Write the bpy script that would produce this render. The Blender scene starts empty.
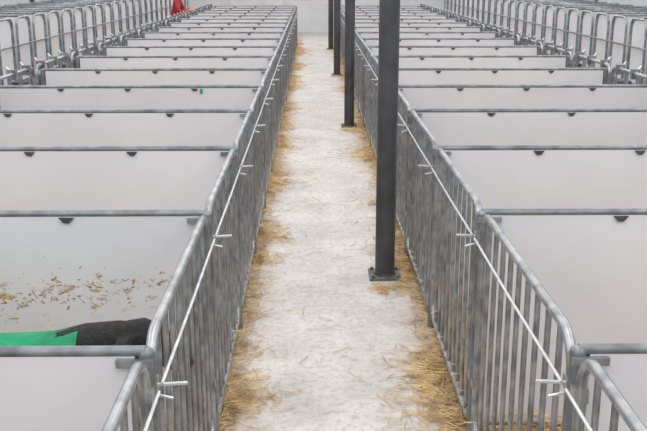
import bpy, math, random
from mathutils import Vector, Matrix, noise
random.seed(7)
sc = bpy.context.scene
try:
    sc.view_settings.view_transform = 'Standard'
except Exception:
    pass
H = 2.15; RT = 1.15; FL = -0.46; FR = 0.735; RL = -2.87; RR = 3.12
Z0 = 2.30; S = 1.46; NP = 17

# ---------------------------------------------------------------- materials
def newmat(name):
    m = bpy.data.materials.new(name); m.use_nodes = True
    nt = m.node_tree
    return m, nt, nt.nodes['Principled BSDF']
def N(nt, t, **k):
    n = nt.nodes.new(t)
    for a, b in k.items(): setattr(n, a, b)
    return n
def noise_mat(name, c1, c2, scale=5, rough=.6, metal=0, bump=0, bscale=60, lo=.35, hi=.65, stretch=(1,1,1), detail=6):
    m, nt, p = newmat(name)
    g = N(nt, 'ShaderNodeNewGeometry'); mp = N(nt, 'ShaderNodeMapping'); mp.inputs['Scale'].default_value = stretch
    nt.links.new(g.outputs['Position'], mp.inputs[0])
    no = N(nt, 'ShaderNodeTexNoise'); no.inputs['Scale'].default_value = scale; no.inputs['Detail'].default_value = detail
    nt.links.new(mp.outputs[0], no.inputs[0])
    r = N(nt, 'ShaderNodeValToRGB')
    r.color_ramp.elements[0].position = lo; r.color_ramp.elements[0].color = (*c1, 1)
    r.color_ramp.elements[1].position = hi; r.color_ramp.elements[1].color = (*c2, 1)
    nt.links.new(no.outputs[0], r.inputs[0]); nt.links.new(r.outputs[0], p.inputs['Base Color'])
    p.inputs['Roughness'].default_value = rough; p.inputs['Metallic'].default_value = metal
    if bump:
        n2 = N(nt, 'ShaderNodeTexNoise'); n2.inputs['Scale'].default_value = bscale; n2.inputs['Detail'].default_value = 5
        nt.links.new(mp.outputs[0], n2.inputs[0])
        b = N(nt, 'ShaderNodeBump'); b.inputs['Strength'].default_value = bump; b.inputs['Distance'].default_value = .02
        nt.links.new(n2.outputs[0], b.inputs['Height']); nt.links.new(b.outputs[0], p.inputs['Normal'])
    return m
M = {}
M['galv'] = noise_mat('galvanised_steel', (.20,.215,.23), (.38,.40,.42), 14, .34, .65)
M['galv_d'] = noise_mat('galvanised_steel_dull', (.13,.145,.16), (.25,.27,.285), 12, .45, .5)
M['rod'] = noise_mat('zinc_rod', (.50,.52,.54), (.66,.68,.70), 20, .35, .3)
M['clip'] = noise_mat('clip_dark', (.03,.045,.045), (.06,.07,.07), 20, .6)
M['column'] = noise_mat('column_paint', (.035,.037,.042), (.06,.062,.068), 6, .45)
M['plate'] = noise_mat('base_plate_steel', (.08,.082,.085), (.15,.15,.15), 20, .6)
M['straw'] = noise_mat('straw', (.36,.22,.08), (.72,.53,.27), 9, .75)
M['muck'] = noise_mat('matted_straw', (.20,.13,.06), (.50,.38,.22), 60, .85)
M['bed'] = noise_mat('straw_bedding', (.22,.12,.035), (.62,.40,.16), 45, .9, 0, .8, 70)
M['wall'] = noise_mat('wall_panel_paint', (.58,.595,.62), (.66,.675,.70), 2, .7)
M['wall_low'] = noise_mat('wall_concrete', (.48,.49,.51), (.58,.59,.60), 3, .8)
M['dark'] = noise_mat('dark_trim', (.06,.06,.065), (.10,.10,.10), 4, .6)
M['ceil'] = noise_mat('ceiling_sheet', (.62,.63,.64), (.68,.69,.70), 2, .8)
M['red'] = noise_mat('red_jacket', (.24,.010,.016), (.40,.025,.03), 14, .75)
M['coat'] = noise_mat('green_calf_coat', (.0,.17,.07), (.0,.28,.13), 10, .75, 0, .6, 30)
M['strap'] = noise_mat('coat_strap', (.01,.05,.03), (.02,.08,.05), 20, .7)
M['fur'] = noise_mat('black_fur', (.004,.004,.005), (.018,.017,.017), 50, .8, 0, .5, 120)
M['nose'] = noise_mat('calf_nose', (.03,.025,.027), (.06,.05,.05), 50, .35)
M['hoof'] = noise_mat('hoof', (.05,.04,.03), (.09,.07,.05), 50, .5)
M['black'] = noise_mat('black_rubber', (.010,.010,.012), (.028,.028,.032), 18, .4, 0, .5, 60)
M['navy'] = noise_mat('dark_trousers', (.02,.025,.04), (.04,.045,.06), 18, .8)
M['skin'] = noise_mat('skin', (.50,.27,.18), (.60,.34,.24), 20, .55)
M['hair'] = noise_mat('brown_hair', (.04,.022,.012), (.09,.05,.03), 60, .6)
M['eye'] = noise_mat('eye', (.02,.02,.02), (.03,.03,.03), 20, .2)
M['green_tag'] = noise_mat('green_tag', (.0,.25,.15), (.0,.30,.2), 20, .5)

def panel_mat(name, soil):
    m, nt, p = newmat(name)
    g = N(nt, 'ShaderNodeNewGeometry')
    sx = N(nt, 'ShaderNodeSeparateXYZ'); nt.links.new(g.outputs['Position'], sx.inputs[0])
    n1 = N(nt, 'ShaderNodeTexNoise'); n1.inputs['Scale'].default_value = 1.6; n1.inputs['Detail'].default_value = 5
    nt.links.new(g.outputs['Position'], n1.inputs[0])
    r1 = N(nt, 'ShaderNodeValToRGB')
    r1.color_ramp.elements[0].position = .3; r1.color_ramp.elements[0].color = (.615,.62,.66,1)
    r1.color_ramp.elements[1].position = .7; r1.color_ramp.elements[1].color = (.675,.68,.715,1)
    nt.links.new(n1.outputs[0], r1.inputs[0])
    n2 = N(nt, 'ShaderNodeTexNoise'); n2.inputs['Scale'].default_value = 20; n2.inputs['Detail'].default_value = 9
    n2.inputs['Roughness'].default_value = .72
    mp = N(nt, 'ShaderNodeMapping'); mp.inputs['Scale'].default_value = (.5,1,1.1)
    nt.links.new(g.outputs['Position'], mp.inputs[0]); nt.links.new(mp.outputs[0], n2.inputs[0])
    r2 = N(nt, 'ShaderNodeValToRGB')
    lo = .55 if soil else .66
    r2.color_ramp.elements[0].position = lo; r2.color_ramp.elements[0].color = (0,0,0,1)
    r2.color_ramp.elements[1].position = lo+.07; r2.color_ramp.elements[1].color = (1,1,1,1)
    nt.links.new(n2.outputs[0], r2.inputs[0])
    n3 = N(nt, 'ShaderNodeTexNoise'); n3.inputs['Scale'].default_value = 2.5
    nt.links.new(g.outputs['Position'], n3.inputs[0])
    ma = N(nt, 'ShaderNodeMath', operation='MULTIPLY_ADD'); ma.inputs[1].default_value = .22
    nt.links.new(n3.outputs[0], ma.inputs[0]); nt.links.new(sx.outputs['Z'], ma.inputs[2])
    mr = N(nt, 'ShaderNodeValToRGB')
    e = mr.color_ramp.elements
    if soil:
        e[0].position = .78; e[0].color = (.15,.15,.15,1); e[1].position = .84; e[1].color = (1,1,1,1)
        a = e.new(.92); a.color = (1,1,1,1); a = e.new(1.0); a.color = (0,0,0,1)
    else:
        e[0].position = .55; e[0].color = (.9,.9,.9,1); e[1].position = .9; e[1].color = (0,0,0,1)
    nt.links.new(ma.outputs[0], mr.inputs[0])
    mu = N(nt, 'ShaderNodeMath', operation='MULTIPLY'); nt.links.new(r2.outputs[0], mu.inputs[0]); nt.links.new(mr.outputs[0], mu.inputs[1])
    mu2 = N(nt, 'ShaderNodeMath', operation='MULTIPLY'); nt.links.new(mu.outputs[0], mu2.inputs[0]); mu2.inputs[1].default_value = .85 if soil else .5
    mx = N(nt, 'ShaderNodeMixRGB'); mx.inputs[2].default_value = (.32,.23,.13,1)
    nt.links.new(mu2.outputs[0], mx.inputs[0]); nt.links.new(r1.outputs[0], mx.inputs[1])
    nt.links.new(mx.outputs[0], p.inputs['Base Color'])
    p.inputs['Roughness'].default_value = .38
    return m
M['panel'] = panel_mat('white_plastic_panel', False)
M['panel_s'] = panel_mat('white_plastic_panel_soiled', True)

def floor_mat():
    m, nt, p = newmat('concrete_floor')
    g = N(nt, 'ShaderNodeNewGeometry'); P = g.outputs['Position']
    def nz(s, d=6, rr=.6):
        n = N(nt, 'ShaderNodeTexNoise'); n.inputs['Scale'].default_value = s; n.inputs['Detail'].default_value = d
        n.inputs['Roughness'].default_value = rr
        nt.links.new(P, n.inputs[0]); return n.outputs[0]
    r = N(nt, 'ShaderNodeValToRGB'); e = r.color_ramp.elements
    e[0].position = .32; e[0].color = (.46,.44,.42,1); e[1].position = .60; e[1].color = (.63,.61,.595,1)
    nt.links.new(nz(2.0, 9, .68), r.inputs[0])
    r2 = N(nt, 'ShaderNodeValToRGB'); e = r2.color_ramp.elements
    e[0].position = .36; e[0].color = (.68,.65,.61,1); e[1].position = .52; e[1].color = (1,1,1,1)
    nt.links.new(nz(22, 10, .78), r2.inputs[0])
    mul = N(nt, 'ShaderNodeMixRGB', blend_type='MULTIPLY'); mul.inputs[0].default_value = 1
    nt.links.new(r.outputs[0], mul.inputs[1]); nt.links.new(r2.outputs[0], mul.inputs[2])
    sx = N(nt, 'ShaderNodeSeparateXYZ'); nt.links.new(P, sx.inputs[0])
    a = N(nt, 'ShaderNodeMath', operation='SUBTRACT'); a.inputs[1].default_value = (FL+FR)/2; nt.links.new(sx.outputs['X'], a.inputs[0])
    b = N(nt, 'ShaderNodeMath', operation='ABSOLUTE'); nt.links.new(a.outputs[0], b.inputs[0])
    c = N(nt, 'ShaderNodeMath', operation='MULTIPLY_ADD'); c.inputs[1].default_value = .5
    nt.links.new(nz(2.2, 4), c.inputs[0]); nt.links.new(b.outputs[0], c.inputs[2])
    r3 = N(nt, 'ShaderNodeValToRGB'); e = r3.color_ramp.elements
    e[0].position = .62; e[0].color = (0,0,0,1); e[1].position = .84; e[1].color = (1,1,1,1)
    nt.links.new(c.outputs[0], r3.inputs[0])
    r4 = N(nt, 'ShaderNodeValToRGB'); e = r4.color_ramp.elements
    e[0].position = .40; e[0].color = (0,0,0,1); e[1].position = .58; e[1].color = (.9,.9,.9,1)
    nt.links.new(nz(50, 6, .7), r4.inputs[0])
    mm = N(nt, 'ShaderNodeMath', operation='MULTIPLY'); nt.links.new(r3.outputs[0], mm.inputs[0]); nt.links.new(r4.outputs[0], mm.inputs[1])
    mx = N(nt, 'ShaderNodeMixRGB'); mx.inputs[2].default_value = (.36,.26,.14,1)
    nt.links.new(mm.outputs[0], mx.inputs[0]); nt.links.new(mul.outputs[0], mx.inputs[1])
    nt.links.new(mx.outputs[0], p.inputs['Base Color'])
    p.inputs['Roughness'].default_value = .6
    bp = N(nt, 'ShaderNodeBump'); bp.inputs['Strength'].default_value = .35; bp.inputs['Distance'].default_value = .01
    nt.links.new(nz(60), bp.inputs['Height']); nt.links.new(bp.outputs[0], p.inputs['Normal'])
    return m
M['floor'] = floor_mat()

# ---------------------------------------------------------------- mesh builder
class MB:
    def __init__(s): s.v = []; s.f = []; s.m = []; s.mats = []
    def mi(s, k):
        if k not in s.mats: s.mats.append(k)
        return s.mats.index(k)
    def box(s, lo, hi, k):
        b = len(s.v); x0,y0,z0 = lo; x1,y1,z1 = hi
        s.v += [(x0,y0,z0),(x1,y0,z0),(x1,y1,z0),(x0,y1,z0),(x0,y0,z1),(x1,y0,z1),(x1,y1,z1),(x0,y1,z1)]
        for f in [(0,3,2,1),(4,5,6,7),(0,1,5,4),(1,2,6,5),(2,3,7,6),(3,0,4,7)]:
            s.f.append(tuple(b+i for i in f)); s.m.append(s.mi(k))
    def sweep(s, pts, r, k, n=8, closed=False, round_end=False):
        pts = [Vector(p) for p in pts]
        rs = list(r) if isinstance(r, (list, tuple)) else [r]*len(pts)
        if round_end:
            d = (pts[-1]-pts[-2]).normalized(); R = rs[-1]
            pts += [pts[-1]+d*R*.6, pts[-1]+d*R*.92]; rs += [R*.8, R*.35]
            d = (pts[0]-pts[1]).normalized(); R = rs[0]
            pts = [pts[0]+d*R*.92, pts[0]+d*R*.6]+pts; rs = [R*.35, R*.8]+rs
        L = len(pts); b = len(s.v)
        t0 = (pts[1]-pts[0]).normalized()
        up = Vector((0,0,1)) if abs(t0.z) < .9 else Vector((1,0,0))
        nrm = (up - t0*up.dot(t0)).normalized()
        for i in range(L):
            if closed: t = (pts[(i+1)%L]-pts[i-1]).normalized()
            elif i == 0: t = t0
            elif i == L-1: t = (pts[-1]-pts[-2]).normalized()
            else: t = ((pts[i+1]-pts[i]).normalized()+(pts[i]-pts[i-1]).normalized()).normalized()
            nrm = (nrm - t*nrm.dot(t)).normalized(); bi = t.cross(nrm)
            for j in range(n):
                a = 2*math.pi*j/n
                s.v.append(tuple(pts[i]+(nrm*math.cos(a)+bi*math.sin(a))*rs[i]))
        mi = s.mi(k)
        for i in range(L if closed else L-1):
            i2 = (i+1) % L
            for j in range(n):
                j2 = (j+1) % n
                s.f.append((b+i*n+j, b+i*n+j2, b+i2*n+j2, b+i2*n+j)); s.m.append(mi)
        if not closed:
            s.f.append(tuple(b+j for j in range(n))[::-1]); s.m.append(mi)
            s.f.append(tuple(b+(L-1)*n+j for j in range(n))); s.m.append(mi)
    def prism(s, prof, y0, y1, k, axis='y'):
        b = len(s.v); n = len(prof)
        if axis == 'y': s.v += [(x,y0,z) for x,z in prof]+[(x,y1,z) for x,z in prof]
        else: s.v += [(y0,x,z) for x,z in prof]+[(y1,x,z) for x,z in prof]
        mi = s.mi(k)
        s.f.append(tuple(b+i for i in range(n))); s.m.append(mi)
        s.f.append(tuple(b+n+i for i in range(n))[::-1]); s.m.append(mi)
        for i in range(n):
            j = (i+1) % n
            s.f.append((b+i, b+n+i, b+n+j, b+j)); s.m.append(mi)
    def ell(s, c, rad, k, nu=14, nv=10, fn=None, rot=None):
        b = len(s.v); c = Vector(c); mi = s.mi(k)
        for i in range(nv+1):
            th = math.pi*i/nv
            for j in range(nu):
                ph = 2*math.pi*j/nu
                d = Vector((math.sin(th)*math.cos(ph), math.sin(th)*math.sin(ph), math.cos(th)))
                p = Vector((d.x*rad[0], d.y*rad[1], d.z*rad[2]))
                if fn: p = fn(p, d)
                if rot: p = rot@p
                s.v.append(tuple(c+p))
        for i in range(nv):
            for j in range(nu):
                j2 = (j+1) % nu
                s.f.append((b+i*nu+j, b+(i+1)*nu+j, b+(i+1)*nu+j2, b+i*nu+j2)); s.m.append(mi)
    def mesh(s, name, smooth=True):
        me = bpy.data.meshes.new(name); me.from_pydata(s.v, [], s.f)
        for k in s.mats: me.materials.append(M[k])
        me.polygons.foreach_set('material_index', s.m)
        me.update()
        if smooth:
            me.polygons.foreach_set('use_smooth', [len(f) == 4 for f in s.f])
            try: me.set_sharp_from_angle(angle=math.radians(50))
            except Exception: pass
        return me
def place(me, name, loc=(0,0,0), rot=0, scale=None):
    o = bpy.data.objects.new(name, me); bpy.context.collection.objects.link(o)
    o.location = loc; o.rotation_euler = (0,0,rot)
    if scale: o.scale = scale
    return o
def arc(c, r, a0, a1, n, f):
    return [f(c[0]+r*math.cos(a0+(a1-a0)*i/n), c[1]+r*math.sin(a0+(a1-a0)*i/n)) for i in range(n+1)]
def remeshed(h, vs, sm=4):
    o=place(h.mesh('tmp'),'tmp')
    md=o.modifiers.new('r','REMESH'); md.mode='VOXEL'; md.voxel_size=vs
    s=o.modifiers.new('sm','SMOOTH'); s.iterations=sm; s.factor=.5
    dg=bpy.context.evaluated_depsgraph_get(); dg.update(); out=bpy.data.meshes.new_from_object(o.evaluated_get(dg)); bpy.data.objects.remove(o)
    return [v.co.copy() for v in out.vertices],[tuple(p.vertices) for p in out.polygons],[p.center.copy() for p in out.polygons]

# ---------------------------------------------------------------- shell
b = MB(); b.box((-9,-3,-.15),(9.5,34,0),'floor'); place(b.mesh('floor',False),'floor')
b = MB(); b.box((-9,33.0,0),(9.5,33.2,4.8),'wall')
for i in range(10): b.box((-9+i*2,32.98,.0),(-8.97+i*2,33.0,4.8),'wall_low')
place(b.mesh('wall_far',False),'wall_far')
for nm, x in (('left',-8.2),('right',8.4)):
    b = MB(); b.box((x-.1,-3,0),(x+.1,33,1.15),'wall_low'); b.box((x-.14,-3,1.15),(x+.14,33,1.24),'dark')
    for i in range(7): b.box((x-.08,-3+i*6,1.24),(x+.08,-2.84+i*6,4.7),'dark')
    b.box((x-.06,-3,3.9),(x+.06,33,4.7),'wall')
    b.box((x-.03,-3,1.24),(x-.01,33,1.9),'wall')
    place(b.mesh('wall_'+nm,False),'wall_'+nm)
b = MB(); b.box((-9,-3,4.7),(9.5,34,4.8),'ceil')
for i in range(13): b.box((-8.2,-2.6+i*3,4.45),(8.4,-2.45+i*3,4.7),'dark')
place(b.mesh('ceiling',False),'ceiling')

# ---------------------------------------------------------------- pen dividers
W = RR-FR
def divider_mesh(soil):
    b = MB(); w = W
    b.box((.03,-.012,.14),(w-.03,.012,RT-.022),'panel_s' if soil else 'panel')
    b.sweep([(0,0,RT-.012),(w,0,RT-.012)], .0165, 'galv_d', 10)
    b.sweep([(0,0,.13),(w,0,.13)], .0165, 'galv_d', 8)
    for x in (0,w):
        b.sweep([(x,0,0),(x,0,RT-.02)], .024, 'galv_d', 10)
        b.ell((x,0,RT-.02),(.025,.025,.02),'galv_d',10,6)
    b.box((-.02,-.03,RT-.05),(.08,.03,RT-.028),'galv')
    x = .60
    while x < w-.2:
        b.prism([(x-.032,RT-.026),(x+.032,RT-.026),(x+.012,RT-.050),(x-.012,RT-.050)], -.022, .022, 'clip')
        x += .6
    return b.mesh('pen_divider')
dm = divider_mesh(False); ds = divider_mesh(True)
for k in range(-1, NP+1):
    y = Z0+S*k
    o = place(ds if k == 1 else dm, 'pen_divider', (FL,y,0)); o.scale = (-1,1,1)
    place(dm, 'pen_divider', (FR,y,0))

# ---------------------------------------------------------------- gates
def rect_path(y0,y1,z0,z1,r):
    f = lambda y,z:(0,y,z)
    return (arc((y1-r,z1-r),r,0,math.pi/2,6,f)+arc((y0+r,z1-r),r,math.pi/2,math.pi,6,f)
            +arc((y0+r,z0+r),r,math.pi,1.5*math.pi,6,f)+arc((y1-r,z0+r),r,1.5*math.pi,2*math.pi,6,f))
def gate_mesh():
    b = MB(); y0,y1 = .045,S-.045
    b.sweep(rect_path(y0,y1,.10,RT,.11), .0165, 'galv', 10, closed=True)
    n = 10
    for i in range(1,n):
        y = y0+(y1-y0)*i/n
        b.sweep([(0,y,.10),(0,y,RT-.012)], .0105, 'galv', 8)
    b.sweep([(-.035,.02,RT-.12),(-.035,S*.5,RT-.125),(-.035,S-.03,RT-.12)], .005, 'rod', 6)
    b.sweep([(.03,.03,RT-.13),(-.105,.03,RT-.122)], .006, 'rod', 6)
    b.sweep([(.02,.05,RT-.16),(-.06,.05,RT-.18)], .005, 'rod', 6)
    for z in (.35,RT-.13):
        b.box((-.02,.0,z-.02),(.02,.06,z+.02),'galv'); b.box((-.02,S-.06,z-.02),(.02,S,z+.02),'galv')
    return b.mesh('pen_gate')
gm = gate_mesh()
for k in range(-1, NP):
    o = place(gm, 'pen_gate', (FL,Z0+S*k,0)); o.scale = (-1,1,1)
    place(gm, 'pen_gate', (FR,Z0+S*k,0))

def rear_mesh():
    b = MB(); y0,y1 = .05,S-.05; z1 = RT+.02
    b.sweep(rect_path(y0,y1,.10,z1,.10), .019, 'galv', 8, closed=True)
    for i in range(1,8):
        y = y0+(y1-y0)*i/8
        dy = .05 if i % 2 else -.05
        b.sweep([(0,y,.10),(0,y,.6),(0,y+dy,z1-.1),(0,y+dy,z1)], .011, 'galv', 6)
    b.sweep([(0,y0,.62),(0,y1,.62)], .013, 'galv', 6)
    for y in (.25,.75,1.2):
        b.box((-.03,y,z1-.06),(.05,y+.05,z1+.04),'galv_d')
        b.sweep([(.02,y,z1+.02),(.09,y+.1,z1+.06),(.10,y+.12,z1-.05)], .009, 'rod', 6)
    b.box((.02,.35,.55),(.16,.75,.80),'galv_d')
    return b.mesh('rear_feed_gate')
rm = rear_mesh()
for k in range(-1, NP):
    o = place(rm, 'rear_feed_gate', (RL-.06,Z0+S*k,0)); o.scale = (-1,1,1)
    place(rm, 'rear_feed_gate', (RR+.06,Z0+S*k,0))

# ---------------------------------------------------------------- neighbouring rows : individual calf feed stalls
def stall_mesh():
    b = MB(); w = .80; h = 1.50; r = .10
    f = lambda x,z:(x,0,z)
    b.sweep([(.04,0,0)]+arc((.04+r,h-r),r,math.pi,math.pi/2,6,f)+[(1.7,0,h),(1.7,0,0)], .020, 'galv', 8)
    prof = [(.06,.15),(1.68,.15),(1.68,h-.02)]+[(x,z) for x,_,z in arc((.04+r,h-r),r-.02,math.pi/2,math.pi,5,f)]
    b.prism(prof, -.008, .008, 'panel')
    rr = .12
    g2 = lambda y,z:(y,z)
    y0,y1,zt = .14,w-.14,1.44
    sh = [(y1,.15)]+arc((y1-.1,zt-.1),.1,0,math.pi/2,5,g2)+arc((y0+.1,zt-.1),.1,math.pi/2,math.pi,5,g2)+[(y0,.15)]
    b.prism(sh, .01,.025,'panel',axis='x')
    g = lambda y,z:(0,y,z); zt=1.50
    b.sweep([(0,w-.10,0)]+arc((w-.10-rr,zt-rr),rr,0,math.pi/2,6,g)+arc((.10+rr,zt-rr),rr,math.pi/2,math.pi,6,g)+[(0,.10,0)], .018,'galv',8)
    for z in (.12,.62,1.12): b.sweep([(-.012,0,z),(-.012,w,z)], .012, 'galv', 6)
    b.sweep([(-.15+.12*math.cos(a*.628),w/2+.12*math.sin(a*.628),.62) for a in range(10)], .008,'galv',6,closed=True)
    b.sweep([(-.15,w/2,.36),(-.15,w/2,.66)], [.085,.115], 'dark', 14)
    return b.mesh('feed_stall')
sm = stall_mesh()
for i in range(36):
    y = 2.6+.80*i
    o = place(sm,'feed_stall',(-4.2,y,0)); o.scale = (-1,1,1)
    place(sm,'feed_stall',(4.5,y,0))

# ---------------------------------------------------------------- columns
b = MB()
b.sweep([(0,0,.015),(0,0,4.7)], .071, 'column', 28)
b.box((-.115,-.12,0),(.115,.12,.016),'plate')
for sx in (-1,1):
    for sy in (-1,1): b.sweep([(sx*.09,sy*.09,.01),(sx*.09,sy*.09,.035)], .012, 'plate', 6)
b.sweep([(0,0,.016),(0,0,.035)], [.080,.073], 'column', 28)
cm = b.mesh('steel_column')
for i in range(4): place(cm,'steel_column',(.523,6.22+6.5*i,0))

# ---------------------------------------------------------------- bedding
def bedding(x0,x1,name):
    nx,ny = 14,170; v=[];f=[]; y0=.9; y1=Z0+S*NP
    for i in range(ny+1):
        for j in range(nx+1):
            x=x0+(x1-x0)*j/nx; y=y0+(y1-y0)*i/ny
            v.append((x,y,.11+.07*noise.noise(Vector((x*2,y*2,3)))))
    for i in range(ny):
        for j in range(nx):
            a=i*(nx+1)+j; f.append((a,a+1,a+nx+2,a+nx+1))
    me=bpy.data.meshes.new(name); me.from_pydata(v,[],f); me.materials.append(M['bed'])
    o=place(me,name); md=o.modifiers.new('s','SOLIDIFY'); md.thickness=.08; md.offset=-1
bedding(RL+.08,FL-.04,'straw_bedding'); bedding(FR+.04,RR-.08,'straw_bedding')

# ---------------------------------------------------------------- loose straw
def strand(b, c, L, ang, tilt, w):
    d = Vector((math.cos(ang)*math.cos(tilt), math.sin(ang)*math.cos(tilt), math.sin(tilt)))
    sd = Vector((-math.sin(ang), math.cos(ang), 0)); up = d.cross(sd)
    c = Vector(c); bend = sd*random.uniform(-.12,.12)*L
    ps = [c-d*L/2, c+bend, c+d*L/2]; bb = len(b.v)
    for p in ps:
        b.v += [tuple(p+sd*w), tuple(p-sd*w), tuple(p+up*w*1.2)]
    mi = b.mi('straw')
    for i in range(2):
        for j in range(3):
            j2=(j+1)%3; b.f.append((bb+i*3+j,bb+i*3+j2,bb+i*3+3+j2,bb+i*3+3+j)); b.m.append(mi)
def colclear(x,y):
    for i in range(4):
        if abs(x-.52)<.13 and abs(y-(6.22+6.5*i))<.13: return False
    return True
b = MB()
for k in range(46000):
    y = 1.6+ (random.random()**1.4)*28
    side = random.random() < .52
    cl = noise.noise(Vector((1.3 if side else 7.1, y*.8, 0)))+.5*noise.noise(Vector((2.7 if side else 9.1, y*2.7, 0)))
    if side: cl += .35*math.exp(-((y-4.3)/.9)**2)
    if random.random() > .30+.8*max(-.18,min(.45,cl)): continue
    spread = .055+.12*max(0,.35+cl)
    off = abs(random.gauss(0,spread))
    if random.random()<.03: off = random.uniform(0,.6)
    pile = max(0,1-off/.16)*max(0,.3+cl)*.09
    off -= .04
    x = FL+off if side else FR-off
    if not colclear(x,y): continue
    hz = .006+pile*random.random()
    strand(b,(x,y,hz+.004),random.uniform(.04,.17),random.uniform(0,6.28),random.gauss(0,.15)*(1 if hz>.02 else .1),random.uniform(.0013,.0026))
for i in range(4):     # straw drifted around column bases, on the pen side
    for q in range(260):
        a=random.uniform(-2.2,1.2); r_=.15+abs(random.gauss(0,.05))
        x=.523+r_*math.cos(a); y=6.22+6.5*i+r_*1.7*math.sin(a)
        if x<.78 and colclear(x,y): strand(b,(x,y,.008+.02*random.random()),random.uniform(.04,.13),random.uniform(0,6.28),random.gauss(0,.08),random.uniform(.0013,.0024))
for k in range(9000):
    y = 1.0+(random.random()**1.4)*20; s_ = random.random()<.5
    off = random.uniform(.03,.5)
    x = FL-off if s_ else FR+off
    strand(b,(x,y,.15+random.random()*.05),random.uniform(.06,.2),random.uniform(0,6.28),random.gauss(0,.25),random.uniform(.0016,.003))
place(b.mesh('loose_straw',False),'loose_straw')
b = MB()
def clod(x,z,r,e,a1):
    n = 9; bb=len(b.v); y = Z0+S-.0125; a0=random.random()*6
    b.v.append((x,y-min(r,.006)*.35,z)); ca,sa=math.cos(a1),math.sin(a1)
    for j in range(n):
        a=a0+j*2*math.pi/n; q=r*random.uniform(.4,1.3)
        u,w_=e*q*math.cos(a),q*math.sin(a)/e**.5
        b.v.append((x+u*ca-w_*sa,y,z+u*sa+w_*ca))
    mi=b.mi('muck' if random.random()<.75 else 'straw')
    for j in range(n): b.f.append((bb,bb+1+j,bb+1+(j+1)%n)); b.m.append(mi)
for c in range(22):
    cx = FL-random.uniform(.14,1.6); cz = .79+random.gauss(0,.03)
    sp = random.uniform(.015,.09); nn = int(random.choice((5,9,16,34)))
    for q in range(nn):
        clod(cx+random.gauss(0,sp), cz+random.gauss(0,sp*.45), random.uniform(.0015,.0075)*random.uniform(.6,1.3), random.uniform(1,3.2), random.gauss(0,.6))
for q in range(110): clod(FL-random.uniform(.1,2.2), .80+random.gauss(0,.09), random.uniform(.001,.0035), random.uniform(1,2.5), random.uniform(-1,1))
place(b.mesh('straw_splatter',False),'straw_splatter')
b=MB(); x=-1.0; k=4
b.box((x-.012,Z0+S*k-.02,(RT-.06)),(x+.012,Z0+S*k-.013,RT-.03),'green_tag'); b.ell((x,Z0+S*k-.02,RT-.06),(.014,.006,.011),'green_tag',10,6)
place(b.mesh('ear_tag'),'ear_tag')

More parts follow.
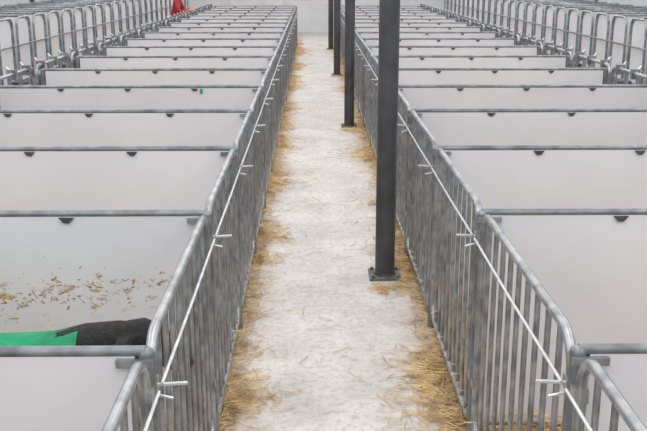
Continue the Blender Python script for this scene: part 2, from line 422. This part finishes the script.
# ---------------------------------------------------------------- calf in green coat
cy = 3.09
def calf():
    h = MB(); B='fur'
    P=lambda x,y,z:(x,cy+y,z)
    h.sweep([P(-1.66,0,.70),P(-1.56,0,.705),P(-1.40,0,.695),P(-1.22,0,.685),P(-1.06,0,.69),P(-.95,0,.70)],[.085,.125,.140,.148,.142,.105],B,20,round_end=True)
    h.v=[(x,cy+(y-cy)*.86,z) for x,y,z in h.v]
    h.sweep([P(-1.02,0,.73),P(-.92,0,.785),P(-.82,0,.825),P(-.70,0,.845)],[.105,.090,.076,.066],B,16,round_end=True)
    # head: poll, forehead, face, muzzle
    q=.075
    h.sweep([P(-.755+q,0,.860),P(-.71+q,0,.856),P(-.655+q,0,.834),P(-.60+q,0,.798),P(-.565+q,0,.765),P(-.55+q,0,.745)],[.052,.066,.061,.048,.043,.036],B,16,round_end=True)
    h.sweep([P(-.71+q,0,.81),P(-.64+q,0,.77),P(-.575+q,0,.735)],[.045,.034,.028],B,12,round_end=True)
    for s_ in (-1,1):
        h.ell(P(-.655+q,s_*.048,.846),(.022,.014,.016),B,10,8)
        h.ell(P(-.755+q,s_*.105,.850),(.036,.062,.013),B,14,10,None,Matrix.Rotation(-s_*.25,3,'X')@Matrix.Rotation(.5,3,'Y'))
        h.sweep([P(-.735+q,s_*.045,.862),P(-.745+q,s_*.08,.858)],[.022,.018],B,10,round_end=True)
        y=s_*.085
        h.sweep([P(-1.00,y*.8,.66),P(-1.03,y,.55),P(-.995,y,.44),P(-.99,y,.36),P(-.995,y,.27),P(-.985,y,.195),P(-.965,y,.155)],[.075,.050,.033,.030,.020,.024,.024],B,12,round_end=True)
        h.sweep([P(-1.57,y*.8,.67),P(-1.48,y*1.1,.56),P(-1.55,y,.47),P(-1.625,y,.385),P(-1.61,y,.29),P(-1.60,y,.20),P(-1.575,y,.155)],[.095,.068,.045,.030,.021,.024,.024],B,12,round_end=True)
    h.sweep([P(-1.72,0,.76),P(-1.775,0,.70),P(-1.78,0,.58),P(-1.77,0,.45),P(-1.765,0,.37)],[.024,.018,.013,.014,.022],B,8,round_end=True)
    vs,fs,cs = remeshed(h,.0075,3)
    b = MB()
    b.v=[tuple(v) for v in vs]
    for f,c in zip(fs,cs):
        k='fur'
        if c.x>-.468 and c.z<.78 : k='nose'
        if c.z<.165: k='hoof'
        b.f.append(f); b.m.append(b.mi(k))
    for s_ in (-1,1):
        b.ell(P(-.648+q,s_*.054,.846),(.014,.010,.012),'eye',12,8)
        b.sweep([P(-.965,s_*.085,.16),P(-.955,s_*.085,.115)],[.027,.034],'hoof',12)
        b.sweep([P(-1.575,s_*.085,.16),P(-1.565,s_*.085,.115)],[.027,.034],'hoof',12)
    xs=[-1.70,-1.62,-1.50,-1.38,-1.26,-1.14,-1.04,-.97,-.91,-.855]
    rz=[.118,.138,.150,.155,.158,.157,.150,.137,.120,.106]; cz=[.700,.703,.695,.69,.685,.685,.695,.718,.750,.775]
    nA=25; off=len(b.v); mi=b.mi('coat')
    for t,(th) in enumerate((.0,.008)):
        for i,x in enumerate(xs):
            for j in range(nA):
                a=math.radians(-28+ (236)*j/(nA-1))
                q_=rz[i]+th+.003*math.cos((x*60))+.003*math.sin(j*2.1+i)
                yy=math.cos(a)*q_*.90; zz=math.sin(a)*q_
                if zz<0: zz*=1.9
                b.v.append((x,cy+yy,cz[i]+zz))
    L=len(xs)
    def id_(t,i,j): return off+t*L*nA+i*nA+j
    for i in range(L-1):
        for j in range(nA-1):
            b.f.append((id_(1,i,j),id_(1,i,j+1),id_(1,i+1,j+1),id_(1,i+1,j))); b.m.append(mi)
            b.f.append((id_(0,i,j),id_(0,i+1,j),id_(0,i+1,j+1),id_(0,i,j+1))); b.m.append(mi)
        for j in (0,nA-1):
            b.f.append((id_(0,i,j),id_(1,i,j),id_(1,i+1,j),id_(0,i+1,j))); b.m.append(mi)
    for i in (0,L-1):
        for j in range(nA-1):
            b.f.append((id_(0,i,j),id_(0,i,j+1),id_(1,i,j+1),id_(1,i,j))); b.m.append(mi)
    for x,c,q_ in ((-1.12,.69,.152),(-1.45,.697,.146)):
        b.sweep([(x,cy+math.cos(a)*q_*.92,c+math.sin(a)*q_) for a in [math.radians(180+i*15) for i in range(13)]],.010,'strap',6)
    me=b.mesh('calf_in_green_coat'); me.polygons.foreach_set('use_smooth',[True]*len(me.polygons))
    place(me,'calf_in_green_coat')
calf()

# ---------------------------------------------------------------- person
def skinned(joints, bones, root, mats_of):
    names = list(joints); idx = {n:i for i,n in enumerate(names)}
    me = bpy.data.meshes.new('tmp'); me.from_pydata([joints[n][0] for n in names],[(idx[a],idx[c]) for a,c in bones],[])
    o = bpy.data.objects.new('tmp',me); bpy.context.collection.objects.link(o)
    md = o.modifiers.new('sk','SKIN'); md.use_smooth_shade=True
    for n in names:
        r = joints[n][1]; r = r if isinstance(r,tuple) else (r,r)
        me.skin_vertices[0].data[idx[n]].radius = r
        me.skin_vertices[0].data[idx[n]].use_root = (n==root)
    sb = o.modifiers.new('s','SUBSURF'); sb.levels=2; sb.render_levels=2
    dg = bpy.context.evaluated_depsgraph_get(); dg.update()
    out = bpy.data.meshes.new_from_object(o.evaluated_get(dg))
    bpy.data.objects.remove(o)
    vs=[v.co.copy() for v in out.vertices]; fs=[tuple(p.vertices) for p in out.polygons]; ms=[]
    for p in out.polygons:
        c=p.center; best=None
        for a,e in bones:
            A=Vector(joints[a][0]);B=Vector(joints[e][0]); t=max(0,min(1,(c-A).dot(B-A)/max(1e-9,(B-A).length_squared)))
            d=(c-A-(B-A)*t).length-.5*(max(joints[a][1]) if isinstance(joints[a][1],tuple) else joints[a][1])
            if best is None or d<best[0]: best=(d,(a,e))
        ms.append(mats_of(best[1],c))
    return vs,fs,ms
def add(b, data):
    vs,fs,ms = data; bb=len(b.v); b.v += [tuple(v) for v in vs]
    for f,m in zip(fs,ms): b.f.append(tuple(bb+i for i in f)); b.m.append(b.mi(m))
def hand(b, wrist, d, pn, ts, mat, curl=.5):
    w=Vector(wrist); d=Vector(d).normalized(); pn=Vector(pn); pn=(pn-d*pn.dot(d)).normalized(); ts=Vector(ts); ts=(ts-d*ts.dot(d)-pn*ts.dot(pn)).normalized()
    h = MB()
    for off in (-.027,-.009,.009,.027):
        h.sweep([w-d*.01+ts*off*.6, w+d*.04+ts*off, w+d*.085+ts*off*1.08],[.017,.018,.014],mat,10,round_end=True)
    for off,L in ((.031,.072),(.011,.080),(-.011,.075),(-.031,.058)):
        p=w+d*.085+ts*off; a=curl*.5; pts=[p]
        for fr in (.44,.31,.25):
            a+=curl*.55; v=d*math.cos(a)+pn*math.sin(a)+ts*off*1.2; p=p+v.normalized()*L*fr; pts.append(p)
        h.sweep(pts,[.0105,.0098,.0088,.0075],mat,10,round_end=True)
    p=w+(d*.025+ts*.03)
    h.sweep([p-ts*.01,p+(ts*.022+d*.025+pn*.008),p+(ts*.030+d*.055+pn*.018),p+(ts*.026+d*.078+pn*.026)],[.015,.0125,.011,.009],mat,10,round_end=True)
    vs,fs,cs = remeshed(h,.0035,3)
    add(b,(vs,fs,[mat]*len(fs)))
def head(b, c, face, hat=None, pitch=0):
    h=MB()
    def fn(p,d):
        if p.z<0: p.y*=1-.32*(-d.z); p.x*=1-.12*(-d.z); p.x+=.012*(-d.z)
        return p
    h.ell((0,0,0),(.098,.076,.118),'skin',24,18,fn)
    h.sweep([(.09,0,.025),(.108,0,-.005),(.117,0,-.025),(.098,0,-.034)],[.007,.010,.013,.010],'skin',8,round_end=True)
    for s_ in (-1,1):
        h.ell((.083,s_*.031,.012),(.012,.014,.010),'eye',10,8)
        h.sweep([(.088,s_*.015,.032),(.09,s_*.03,.037),(.082,s_*.048,.031)],.005,'hair',6)
        h.ell((-.005,s_*.078,-.008),(.02,.010,.032),'skin',10,8)
    h.sweep([(.087,-.022,-.062),(.097,0,-.060),(.087,.022,-.062)],[.004,.007,.004],'red',8,round_end=True)
    def hf(p,d):
        if d.x>.15 and d.z<.45: return p*.86
        if d.z<-.45: return p*.8
        return p
    h.ell((-.008,0,.014),(.104,.084,.119),hat or 'hair',24,16,hf)
    R=Matrix.Rotation(face,3,'Z')@Matrix.Rotation(pitch,3,'Y'); c=Vector(c); bb=len(b.v)
    b.v += [tuple(c+R@Vector(v)) for v in h.v]
    for f,m in zip(h.f,h.m): b.f.append(tuple(bb+i for i in f)); b.m.append(b.mi(h.mats[m]))
def person(name, J, top, legs, boots, handmat, headc, face, hands, hat=None, pitch=0):
    bones=[('pel','sp1'),('sp1','ch'),('ch','nk'),('nk','nk2')]
    for s_ in 'LR':
        bones += [('ch','sh'+s_),('sh'+s_,'el'+s_),('el'+s_,'wr'+s_),('pel','hp'+s_),('hp'+s_,'kn'+s_),('kn'+s_,'an'+s_),('an'+s_,'to'+s_)]
    R={'pel':(.15,.12),'sp1':(.145,.115),'ch':(.165,.12),'nk':.062,'nk2':.052,'sh':.075,'el':.052,'wr':.036,'hp':.098,'kn':.068,'an':.052,'to':.042}
    joints={k:(Vector(v),R[k[:-1]] if k[-1] in 'LR' else R[k]) for k,v in J.items()}
    def mo(bn,c):
        e=bn[1]
        if e in('nk2',): return 'skin'
        if e[:2] in('kn','hp'): return legs
        if e[:2]=='an':
            A=joints[bn[0]][0]; B=joints[e][0]; t=(c-A).dot(B-A)/(B-A).length_squared
            return boots if t>.35 else legs
        if e[:2]=='to': return boots
        return top
    b=MB(); add(b,skinned(joints,bones,'pel',mo))
    head(b,headc,face,hat,pitch)
    for wr,d,pn,ts,cu in hands: hand(b,wr,d,pn,ts,handmat,cu)
    me=b.mesh(name); me.polygons.foreach_set('use_smooth',[True]*len(me.polygons))
    return place(me,name)
px,py=-3.40,22.6
J={'pel':(px,py,.95),'sp1':(px+.04,py,1.12),'ch':(px+.10,py,1.32),'nk':(px+.15,py,1.49),'nk2':(px+.19,py,1.56),
 'shL':(px+.11,py+.19,1.42),'elL':(px+.24,py+.27,1.18),'wrL':(px+.40,py+.20,1.235),
 'shR':(px+.11,py-.19,1.42),'elR':(px+.20,py-.30,1.17),'wrR':(px+.40,py-.22,1.235),
 'hpL':(px,py+.10,.88),'knL':(px+.05,py+.12,.50),'anL':(px-.02,py+.13,.10),'toL':(px+.16,py+.14,.045),
 'hpR':(px,py-.10,.88),'knR':(px+.04,py-.12,.50),'anR':(px-.03,py-.13,.10),'toR':(px+.15,py-.15,.045)}
person('farm_worker_in_red_jacket',J,'red','navy','black','skin',(px+.24,py,1.68),0,
  [(J['wrL'],(1,0,-.15),(0,0,-1),(0,-1,0),.9),(J['wrR'],(1,0,-.15),(0,0,-1),(0,1,0),.9)],None,.35)

# ---------------------------------------------------------------- light
w = bpy.data.worlds.new('overcast'); sc.world = w; w.use_nodes = True
bg = w.node_tree.nodes['Background']; bg.inputs[0].default_value = (.95,.97,1,1); bg.inputs[1].default_value = 1.08
def area(name, loc, sx, sy, e):
    l = bpy.data.lights.new(name,'AREA'); l.shape='RECTANGLE'; l.size=sx; l.size_y=sy; l.energy=e; l.color=(1,.99,.98)
    o = bpy.data.objects.new(name,l); bpy.context.collection.objects.link(o); o.location=loc
for i in range(4):
    y = 1.5+i*8.5
    for x in (-3.2,0.1,3.4): area('ceiling_fill',(x,y,4.4),1.6,7.5,148)  # added area lamps hung under the closed ceiling for general light, no roof opening
    for x in (-6.3,6.5): area('ceiling_fill',(x,y,4.4),1.2,7.5,80)  # extra fill lamps added to brighten the dark outer stall rows

# ---------------------------------------------------------------- camera
cam = bpy.data.cameras.new('camera'); co = bpy.data.objects.new('camera',cam); bpy.context.collection.objects.link(co)
cam.sensor_width = 36; cam.lens = 50.08; cam.clip_start=.05
co.location = (0,0,H); co.rotation_euler = (math.radians(90-15.23),0,math.radians(-.707))
sc.camera = co
